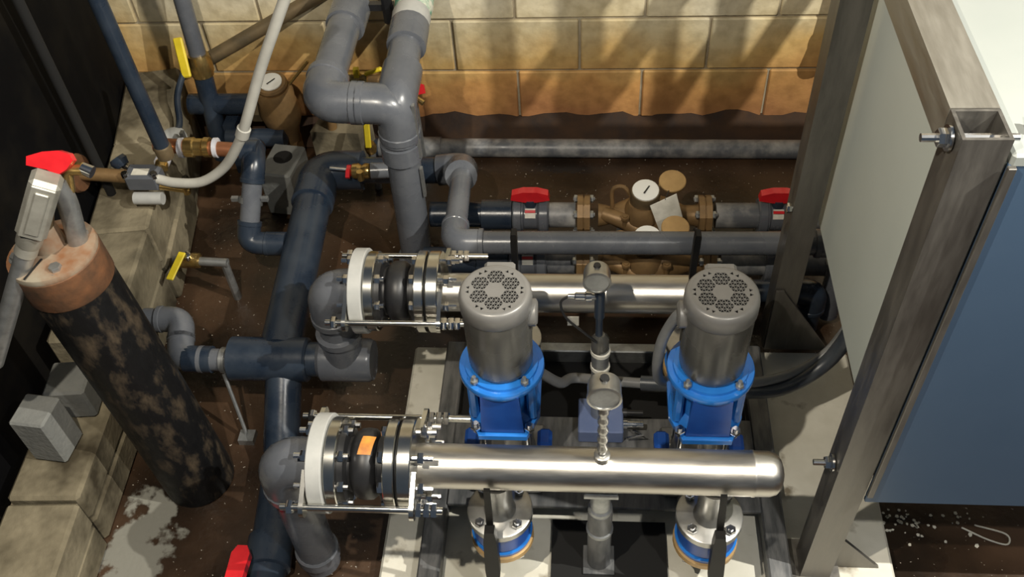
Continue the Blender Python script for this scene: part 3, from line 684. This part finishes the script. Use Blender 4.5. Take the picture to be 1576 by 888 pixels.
T.part('case_nut', MB().lathe((.020, 1.36, .6665), Z, [(0, .008), (.005, .007)], 12), 'black')

T = Thing('junction_box', 'small dull blue box fixed to the cross plate between the pumps', 'box', (.035, 1.36, .104))
T.part('box_body', MB().box((.036, 1.355, .128), (.108, .10, .045), bevel=.003), 'blue_plate')
T.part('gland', MB().lathe((.088, 1.34, .135), X, [(0, .011), (.012, .011), (.012, .008), (.05, .008)], 12), 'chrome')
T.part('gland', MB().lathe((.088, 1.37, .140), X, [(0, .011), (.012, .011), (.012, .008), (.05, .008)], 12), 'black')
T.part('clip', MB().tube([(.10, 1.31, .12), (.135, 1.30, .15), (.115, 1.33, .125)], .003, 6), 'chrome')

solo('flexible_conduit', MB().tube(smooth([(.190, 1.262, .640), (.176, 1.268, .615), (.156, 1.28, .53), (.152, 1.29, .43), (.168, 1.315, .345), (.225, 1.350, .31), (.30, 1.365, .285), (.40, 1.38, .26), (.52, 1.43, .26), (.60, 1.47, .34), (.63, 1.49, .465)], 8), .0115, 14), 'grey_conduit',
     'light grey flexible conduit looping down from the motor near the steel post', 'conduit', base=(.3, 1.35, .2))
solo('flexible_conduit', MB().tube(smooth([(-.125, 1.33, .36), (-.10, 1.34, .33), (-.06, 1.36, .27), (-.03, 1.405, .23), (.05, 1.41, .215), (.19, 1.402, .214), (.33, 1.405, .215), (.47, 1.43, .20), (.57, 1.47, .26), (.65, 1.51, .46)], 8), .0125, 14), 'grey_conduit',
     'grey flexible conduit crossing from the pump near the expansion joints to the cabinet', 'conduit', base=(.3, 1.4, .18))
solo('flexible_conduit', MB().tube(smooth([(.13, 1.39, .235), (.25, 1.372, .252), (.36, 1.368, .24), (.47, 1.39, .232), (.57, 1.435, .29), (.62, 1.455, .465)], 8), .018, 14), 'dark_conduit',
     'thick dark flexible conduit sweeping up under the cabinet', 'conduit', base=(.4, 1.4, .18))

solo('pipe_tag', MB().box((-.031, 1.438, .402), (.026, .002, .03)), 'paper', 'small white tag hanging under the rear manifold', 'tag')

# ================================================================== LEFT SIDE
# well casing
CX, CY = -.972, 1.243
T = Thing('well_casing', 'tall black tarred steel casing with rusty capped top', 'casing', (CX, CY, 0))
T.part('casing_tube', MB().tube([(CX + .0, CY, 0), (CX - .015, CY, .30), (CX - .034, CY, .60), (CX - .046, CY, .775)], [.086, .085, .084, .083], 36), 'casing')
T.part('rust_band', MB().lathe((CX - .044, CY, .735), (-.06, 0, 1), [(0, .084), (.004, .0865), (.075, .0865), (.079, .083)], 36), 'rust')
cp = T.part('cap_plate', MB().lathe((CX - .049, CY, .810), (-.06, 0, 1), [(0, .085), (.006, .087), (.014, .085), (.017, .06)], 36), 'casing_top', label='rust stained pale cap plate')
T.part('split_line', MB().box((CX - .062, CY - .055, .8275), (.003, .055, .002), rotz(-14)), 'void', cp)
for a in (35, 115, 205, 300):
    bx, by = CX - .049 + .062 * math.cos(math.radians(a)), CY + .062 * math.sin(math.radians(a))
    T.part('cap_bolt', MB().hexa((bx, by, .824), Z, .012, .012).lathe((bx, by, .824), Z, [(0, .016), (.003, .016)], 14), 'galv', cp)
T.part('centre_boss', MB().lathe((CX - .057, CY + .012, .824), Z, [(0, .033), (.03, .030), (.05, .028)], 20), 'casing_top', cp)

T = Thing('conduit_fitting', 'weathered aluminium conduit elbow body with conduit on the casing cap', 'conduit', (CX - .06, CY, .83))
d = V((-.50, -.22, -.84)).normalized()
c0 = V((-.952, 1.235, 1.005))
u_, = (d,)
nn = V((.50, -.62, .60)); nn = -(nn - d * nn.dot(d)).normalized(); side = nn.cross(d)
rot = Matrix((side, nn, d)).transposed()
T.part('fitting_body', MB().box(c0 + d * .055, (.054, .050, .130), rot, .008), 'alum')
T.part('cover_plate', MB().box(c0 + d * .055 - nn * .027, (.042, .006, .116), rot, .002).box(c0 + d * .055 - nn * .031, (.024, .005, .095), rot, .002), 'alum')
T.part('hub', MB().lathe(c0 + d * .115, d, [(0, .024), (.03, .023), (.036, .020)], 18), 'alum')
T.part('collar', MB().lathe(c0 + d * .145, d, [(0, .0205), (.026, .0205)], 18), 'alum')
T.part('conduit', MB().cyl(c0 + d * .15, c0 + d * .47, .018, 18), 'galv')
T.part('bent_nipple', MB().tube(fillet([(-.960, 1.268, .975), (-.957, 1.268, .93), (-.975, 1.262, .82)], .03), .019, 18), 'galv')
T.part('support_nipple', MB().cyl((-1.045, 1.255, .82), (-1.00, 1.258, .93), .020, 16), 'bronze_dark')

T = Thing('hose_tap', 'bright red handled tap standing above the casing cap', 'tap', (-.945, 1.28, .945))
T.part('tap_body', MB().cyl((-.948, 1.275, .945), (-.938, 1.285, .995), .010, 12).lathe((-.938, 1.285, .99), X, [(0, .012), (.03, .012), (.034, .008)], 12), 'brass')
T.part('red_handle', MB().prism([(-.052, -.004), (-.050, .012), (-.020, .020), (.010, .022), (.030, .016), (.036, .004), (.022, -.012), (.004, -.022), (-.014, -.012)], (-.950, 1.285, 1.005), X, (0, .6, .8), .014), 'red')
T.part('spout', MB().lathe((-.910, 1.285, .992), (1, -.2, -.4), [(0, .011), (.02, .012)], 12), 'chrome')

T = Thing('dark_standpipe', 'dark blue painted upright pipe beside the concrete ledge', 'pipe', (-1.12, 1.9, .5))
T.part('pipe', MB().cyl((-1.119, 1.93, .505), (-1.145, 1.93, 1.5), .0205, 18), M['pvc_dark'])
T.part('end_cap', MB().lathe((-1.119, 1.93, .475), Z, [(0, .022), (.035, .024), (.04, .021)], 16), 'bronze_dark')

T = Thing('copper_run', 'copper pipe with white taped joints and valve box above the ledge', 'pipe', (-1.1, 2.0, .3))
T.part('pipe', MB().cyl((-1.215, 2.065, .405), (-.94, 2.05, .395), .021, 18), 'copper')
T.part('union', MB().lathe((-1.13, 2.060, .40), X, [(0, .022), (.004, .028), (.028, .029), (.032, .025), (.055, .025), (.059, .029), (.075, .028)], 16), 'brass')
for x_ in (-1.145, -1.045):
    T.part('tape_wrap', MB().lathe((x_, 2.058, .40), X, [(0, .024), (.002, .0285), (.012, .0285), (.014, .024)], 16), 'tape')
T.part('adapter', MB().lathe((-.965, 2.05, .395), X, [(0, .03), (.04, .032), (.05, .030)], 16), 'pvc_dark')
T.part('drop_nipple', MB().tube(fillet([(-1.20, 2.06, .405), (-1.175, 2.045, .42), (-1.17, 1.97, .40)], .02), .018, 14), 'brass')
T.part('tape_wrap', MB().lathe((-1.172, 1.985, .405), (0, 1, 0), [(0, .021), (.02, .021)], 14), 'tape')
vb = T.part('valve_box', MB().box((-1.215, 1.95, .385), (.095, .06, .055), bevel=.008), 'pvc')
T.part('label_plate', MB().box((-1.215, 1.940, .4135), (.045, .025, .002)), 'paper', vb)
for sx in (-1, 1):
    T.part('nut', MB().hexa((-1.215 + sx * .040, 1.93, .40), Z, .02, .010), 'chrome', vb)
T.part('blue_knob', MB().lathe((-1.285, 1.985, .395), (-.6, .4, .8), [(0, .020), (.018, .026), (.028, .022)], 10), 'pvc_dark', None, 'dark blue knob')
T.part('knob_stem', MB().cyl((-1.24, 1.96, .39), (-1.285, 1.985, .40), .008, 10), 'chrome')
T.part('wall_nipple', MB().cyl((-1.26, 1.95, .388), (-1.40, 1.95, .40), .019, 14), 'bronze')
T.part('wall_plate', MB().lathe((-1.40, 1.95, .40), X, [(0, .055), (.012, .05)], 18), 'rust')
T.part('lower_nipple', MB().cyl((-1.25, 1.92, .335), (-1.17, 1.92, .335), .018, 14), 'pvc_light')
T.part('drain_cock', MB().cyl((-1.17, 1.93, .37), (-1.09, 1.93, .355), .009, 10).lathe((-1.10, 1.93, .345), Z, [(0, .010), (.025, .010)], 10), 'brass')

wc = solo('white_conduit', MB().tube(smooth([(-1.17, 1.935, .392), (-1.12, 1.925, .388), (-1.04, 1.915, .40), (-.965, 1.915, .45), (-.905, 1.905, .53), (-.865, 1.90, .60), (-.785, 1.90, .764), (-.72, 1.90, .885), (-.665, 1.90, .985)], 8), [.0135] * 65, 14), 'white_conduit',
     'white sleeved conduit bending up from the valve box', 'conduit', base=(-1.1, 1.92, .4))
mb = MB().lathe((-.882, 1.902, .565), (.43, 0, .9), [(0, .0145), (.002, .018), (.03, .018), (.032, .0145)], 14)
for p in mb.v: p -= V((-1.1, 1.92, .4))
mb.build('conduit_coupling', 'white_conduit', wc)

T = Thing('ledge_bracket', 'dark strap bracket lying across the top of the concrete ledge', 'bracket', (-1.2, 2.2, .30))
T.part('strap', MB().box((-1.235, 2.19, .306), (.10, .016, .008)).box((-1.28, 2.19, .330), (.010, .016, .05)).box((-1.19, 2.185, .330), (.010, .016, .05)), 'motor')
T.part('pad', MB().lathe((-1.24, 2.22, .30), Z, [(0, .040), (.018, .036), (.028, .02)], 14), 'pvc_light')

# valves and regulator at the back left
T = Thing('corner_regulator', 'bronze regulator with round white dial in the back corner', 'regulator', (-1.0, 2.5, 0))
T.part('inlet_pipe', MB().cyl((-1.28, 2.47, .24), (-1.0, 2.47, .24), .034, 18), 'pvc_dark')
T.part('lower_pipe', MB().cyl((-1.16, 2.40, .16), (-.97, 2.40, .16), .030, 18), 'pvc_dark')
T.part('pipe_foot', MB().box((-1.15, 2.45, .10), (.04, .08, .20)), 'pvc_dark')
T.part('body', MB().lathe((-.985, 2.47, .10), (0, -.1, 1), [(0, .035), (.05, .045), (.09, .06), (.13, .066), (.17, .058), (.20, .060), (.22, .052)], 22).box((-.985, 2.47, .05), (.06, .06, .10)), 'bronze')
T.part('bonnet', MB().lathe((-.985, 2.448, .315), (0, -.2, 1), [(0, .045), (.02, .05), (.028, .046)], 22), 'bronze')
T.part('dial', MB().lathe((-.985, 2.442, .343), (0, -.2, 1), [(0, .036), (.004, .036), (.005, .033)], 22), 'dial')
T.part('needle', MB().box((-.982, 2.438, .350), (.003, .034, .002), rotz(-35)), 'black')
T.part('flange', MB().lathe((-1.07, 2.47, .24), X, [(0, .058), (.03, .058)], 10), 'bronze_dark')
T.part('pilot_tube', MB().tube([(-.93, 2.45, .33), (-.86, 2.47, .40)], .005, 8), 'brass')

T = Thing('yellow_lever_valve', 'ball valve with yellow lever on a dark slanting pipe in the corner', 'valve', (-1.27, 2.45, .1))
T.part('pipe', MB().cyl((-1.205, 2.42, .06), (-1.215, 2.50, .40), .030, 16), 'pvc_dark')
T.part('pipe', MB().cyl((-1.215, 2.50, .40), (-1.225, 2.56, .75), .026, 16), 'pvc')
T.part('valve_body', MB().lathe((-1.212, 2.485, .34), (0, .15, 1), [(0, .033), (.02, .038), (.05, .038), (.07, .033)], 14), 'brass')
T.part('lever', MB().box((-1.235, 2.435, .44), (.030, .012, .12), Matrix.Rotation(-.15, 3, 'Y') @ Matrix.Rotation(-.5, 3, 'X'), .004), 'yellow')
T.part('hose', MB().tube(smooth([(-1.24, 2.43, .40), (-1.25, 2.35, .36), (-1.235, 2.28, .32), (-1.23, 2.23, .315)], 6), .010, 10), 'pvc_dark')
solo('diagonal_copper_pipe', MB().cyl((-1.20, 2.55, .36), (-.76, 2.65, .56), .022, 18), 'bronze_dark', 'dark brown metal pipe slanting up along the corner of the block wall', 'pipe', base=(-1.2, 2.55, .36))

T = Thing('hollow_block', 'grey concrete block with a round core hole standing by the dark elbow', 'concrete block', (-.955, 2.28, 0))
me_ = MB(); n_ = 16
outer = [(-.055, -.09), (.055, -.09), (.055, .09), (-.055, .09)]
# body with a recessed core
T.part('block_body', MB().box((-.955, 2.28, .085), (.105, .15, .17), rotz(-8), .006), 'blk_grey')
T.part('core_hole', MB().lathe((-.952, 2.29, .162), Z, [(0, .030), (.0095, .030)], 18), 'void')

solo('concrete_lump', MB().prism([(-.10, -.02), (.06, -.03), (.09, .05), (.02, .10), (-.08, .07)], (-.80, 2.46, 0), X, Y, .15), 'blk', 'broken lump of pale concrete behind the grey return pipes', 'rubble', base=(-.80, 2.46, 0))

T = Thing('wall_ball_valve', 'brass ball valve with short yellow handle near the block wall', 'valve', (-.70, 2.45, .3))
T.part('pipe', MB().cyl((-.83, 2.46, .345), (-.56, 2.44, .345), .016, 14), 'bronze')
T.part('valve_body', MB().lathe((-.745, 2.455, .345), X, [(0, .018), (.004, .025), (.02, .026), (.03, .022), (.05, .026), (.066, .025), (.07, .018)], 12), 'brass')
T.part('yellow_handle', MB().box((-.655, 2.435, .385), (.06, .016, .012), Matrix.Rotation(-.35, 3, 'Y'), .004).box((-.71, 2.445, .375), (.016, .016, .03)), 'yellow')
T.part('post', MB().cyl((-.83, 2.46, 0), (-.83, 2.46, .36), .016, 14), 'bronze')

T = Thing('wall_tap', 'red handled brass tap close to the block wall', 'tap', (-.542, 2.45, 0))
T.part('post', MB().cyl((-.548, 2.46, .0), (-.548, 2.46, .28), .012, 12), 'galv')
T.part('tap_body', MB().lathe((-.545, 2.46, .27), (0, -.3, 1), [(0, .013), (.02, .015), (.03, .010)], 12).cyl((-.545, 2.455, .275), (-.515, 2.44, .262), .009, 10), 'brass')
T.part('red_handle', MB().prism([(-.030, -.010), (-.026, .016), (0, .024), (.026, .016), (.030, -.010), (0, -.016)], (-.532, 2.44, .312), X, (0, .6, .8), .012), 'red')

T = Thing('drain_valve', 'brass drain valve with upright red handle on the dark cross pipe', 'valve', (-.69, 2.16, .19))
T.part('valve_body', MB().lathe((-.70, 2.150, .235), X, [(0, .014), (.006, .022), (.022, .024), (.032, .018), (.044, .024), (.056, .022), (.062, .014)], 12).cyl((-.67, 2.150, .235), (-.67, 2.18, .21), .014, 12).lathe((-.668, 2.128, .222), Z, [(0, .011), (.03, .010)], 10), 'brass')
T.part('red_handle', MB().prism([(-.030, -.004), (-.010, .008), (.0, .006), (.010, .008), (.030, -.004), (.026, -.012), (-.026, -.012)], (-.712, 2.150, .24), Y, (.0, .0, 1), .012), 'red')
T.part('stem', MB().cyl((-.70, 2.150, .238), (-.762, 2.150, .245), .005, 10), 'chrome')
T.part('grey_nipple', MB().cyl((-.64, 2.150, .235), (-.55, 2.160, .232), .024, 16), 'pvc')

T = Thing('yellow_stem_valve', 'small valve with upright yellow handle beside the grey return pipes', 'valve', (-.68, 2.33, 0))
T.part('post', MB().cyl((-.682, 2.34, 0), (-.682, 2.34, .17), .012, 12), 'galv')
T.part('valve_body', MB().lathe((-.682, 2.34, .15), Z, [(0, .016), (.02, .02), (.035, .014)], 12), 'brass')
T.part('yellow_handle', MB().box((-.683, 2.335, .225), (.020, .010, .09), Matrix.Rotation(-.4, 3, 'X'), .003), 'yellow')

# foreground left details
T = Thing('side_ball_valve', 'brass ball valve with hanging yellow lever beside the ledge', 'valve', (-1.14, 1.86, .1))
T.part('pipe', MB().cyl((-1.18, 1.862, .15), (-1.02, 1.852, .15), .013, 12), 'galv')
T.part('valve_body', MB().lathe((-1.165, 1.86, .15), X, [(0, .016), (.004, .022), (.022, .023), (.03, .020), (.045, .023), (.06, .022), (.064, .015)], 12), 'brass')
T.part('stem', MB().lathe((-1.13, 1.855, .165), (0, -.3, 1), [(0, .012), (.02, .012), (.022, .008)], 12), 'chrome')
T.part('yellow_lever', MB().box((-1.148, 1.808, .182), (.022, .09, .006), Matrix.Rotation(-.22, 3, 'Z') @ Matrix.Rotation(.25, 3, 'X'), .002), 'yellow')
T.part('post', MB().cyl((-1.03, 1.853, 0), (-1.03, 1.853, .15), .012, 10), 'galv')

T = Thing('side_branch_pipe', 'grey plastic elbow pipe joining the supply tee near the casing', 'pipe', (-1.02, 1.5, 0))
run(T, [(-1.155, 1.585, .215), (-1.055, 1.585, .215), (-1.035, 1.475, .19), (-.90, 1.475, .187)], .029, 'pvc', 'pvc')
T.part('clamp', MB().lathe((-.925, 1.475, .187), X, [(0, .034), (.014, .034)], 18), 'galv')
T.part('strut', MB().cyl((-.915, 1.44, .175), (-.878, 1.365, .02), .005, 8), 'galv')
T.part('strut_foot', MB().box((-.876, 1.36, .010), (.04, .035, .02)), 'galv')
T.part('coupling', MB().lathe((-1.02, 1.475, .189), X, [(0, .035), (.07, .035)], 18), 'pvc_dark')

T = Thing('floor_drain_line', 'dark blue plastic pipe with red handled valve along the floor', 'pipe', (-.74, 1.1, 0))
T.part('pipe', MB().cyl((-.765, 1.36, .046), (-.70, .70, .046), .044, 20), 'pvc_dark')
T.part('coupling', MB().lathe((-.735, 1.06, .046), (.1, -1, 0), [(0, .045), (.003, .053), (.08, .053), (.083, .045)], 20), 'pvc_dark')
T.part('stem', MB().cyl((-.775, .945, .05), (-.775, .945, .11), .014, 12), 'pvc_dark')
T.part('red_handle', MB().prism([(-.020, -.055), (.018, -.055), (.022, .04), (.012, .058), (-.010, .058), (-.020, .04)], (-.768, .938, .108), X, Y, .022), 'red')
T.part('cross_arm', MB().cyl((-.73, .945, .05), (-.79, .945, .05), .022, 14), 'pvc_dark')

solo('loose_block', MB().box((-1.245, 1.20, .275), (.085, .085, .15), rotz(-6), .005), 'blk_grey', 'small grey concrete block standing on the ledge near the casing foot', 'concrete block', base=(-1.245, 1.20, .20))
solo('loose_block', MB().box((-1.235, 1.33, .25), (.10, .10, .10), rotz(5), .006), 'blk_grey', 'low grey concrete block behind the taller one on the ledge', 'concrete block', base=(-1.235, 1.33, .20))

# overhead pipes passing through the back wall above the picture; they shade the blocks
for i, (x_, r_) in enumerate(((.65, .017), (.776, .030), (.913, .016), (1.01, .023))):
    T = Thing('overhead_pipe', ['upper pipe entering the block wall, second thinnest of four', 'thickest upper pipe entering the block wall', 'thinnest upper pipe entering the block wall', 'upper pipe entering the block wall over the cabinet middle'][i], 'pipe', (x_, 2.64, 1.36), 'upper pipes through the block wall')
    run(T, [(x_, 2.645, 1.36), (x_, 1.68, 1.36), (x_, 1.68, 2.4)], r_, 'pvc')
T = Thing('wall_stub_pipe', 'brown metal pipe with bright ring coming down by the stand post', 'pipe', (.74, 2.55, .42))
T.part('pipe', MB().cyl((.76, 2.56, .455), (.80, 2.60, 1.2), .036, 18), 'copper')
T.part('ring', MB().lathe((.759, 2.558, .44), (.05, .05, 1), [(0, .037), (.002, .041), (.012, .041), (.014, .037)], 20), 'chrome')
T.part('pipe_end', MB().cyl((.745, 2.545, .36), (.759, 2.558, .445), .036, 18), 'pvc_dark')

solo('wall_conduit', MB().cyl((-1.352, 1.98, .29), (-1.372, 2.0, 1.7), .013, 14), 'void', 'thin black conduit running up the tarred black wall', 'conduit', base=(-1.352, 1.98, .29))
solo('loose_wire', MB().tube(smooth([(.875, 1.161, .003), (.926, 1.132, .003), (.967, 1.121, .003), (.971, 1.147, .003), (.906, 1.168, .003)], 6), .0022, 6), 'paper', 'pale loose wire curled on the brown floor below the cabinet', 'wire', base=(.92, 1.14, 0))

mb = MB(); rnd = random.Random(3)
for i in range(46):
    fx, fy = .70 + abs(rnd.gauss(0, .12)), 1.205 - abs(rnd.gauss(0, .045)); fr = rnd.uniform(.002, .006); a0 = rnd.uniform(0, 6)
    mb.prism([(fr * rnd.uniform(.6, 1.2) * math.cos(a0 + q * 1.257), fr * rnd.uniform(.6, 1.2) * math.sin(a0 + q * 1.257)) for q in range(5)], (fx, fy, .0005), X, Y, .0015)
fk = solo('paint_flakes', mb, 'paper', 'scatter of pale paint flakes on the brown floor below the cabinet', 'debris', base=(.78, 1.17, 0)); fk['kind'] = 'stuff'
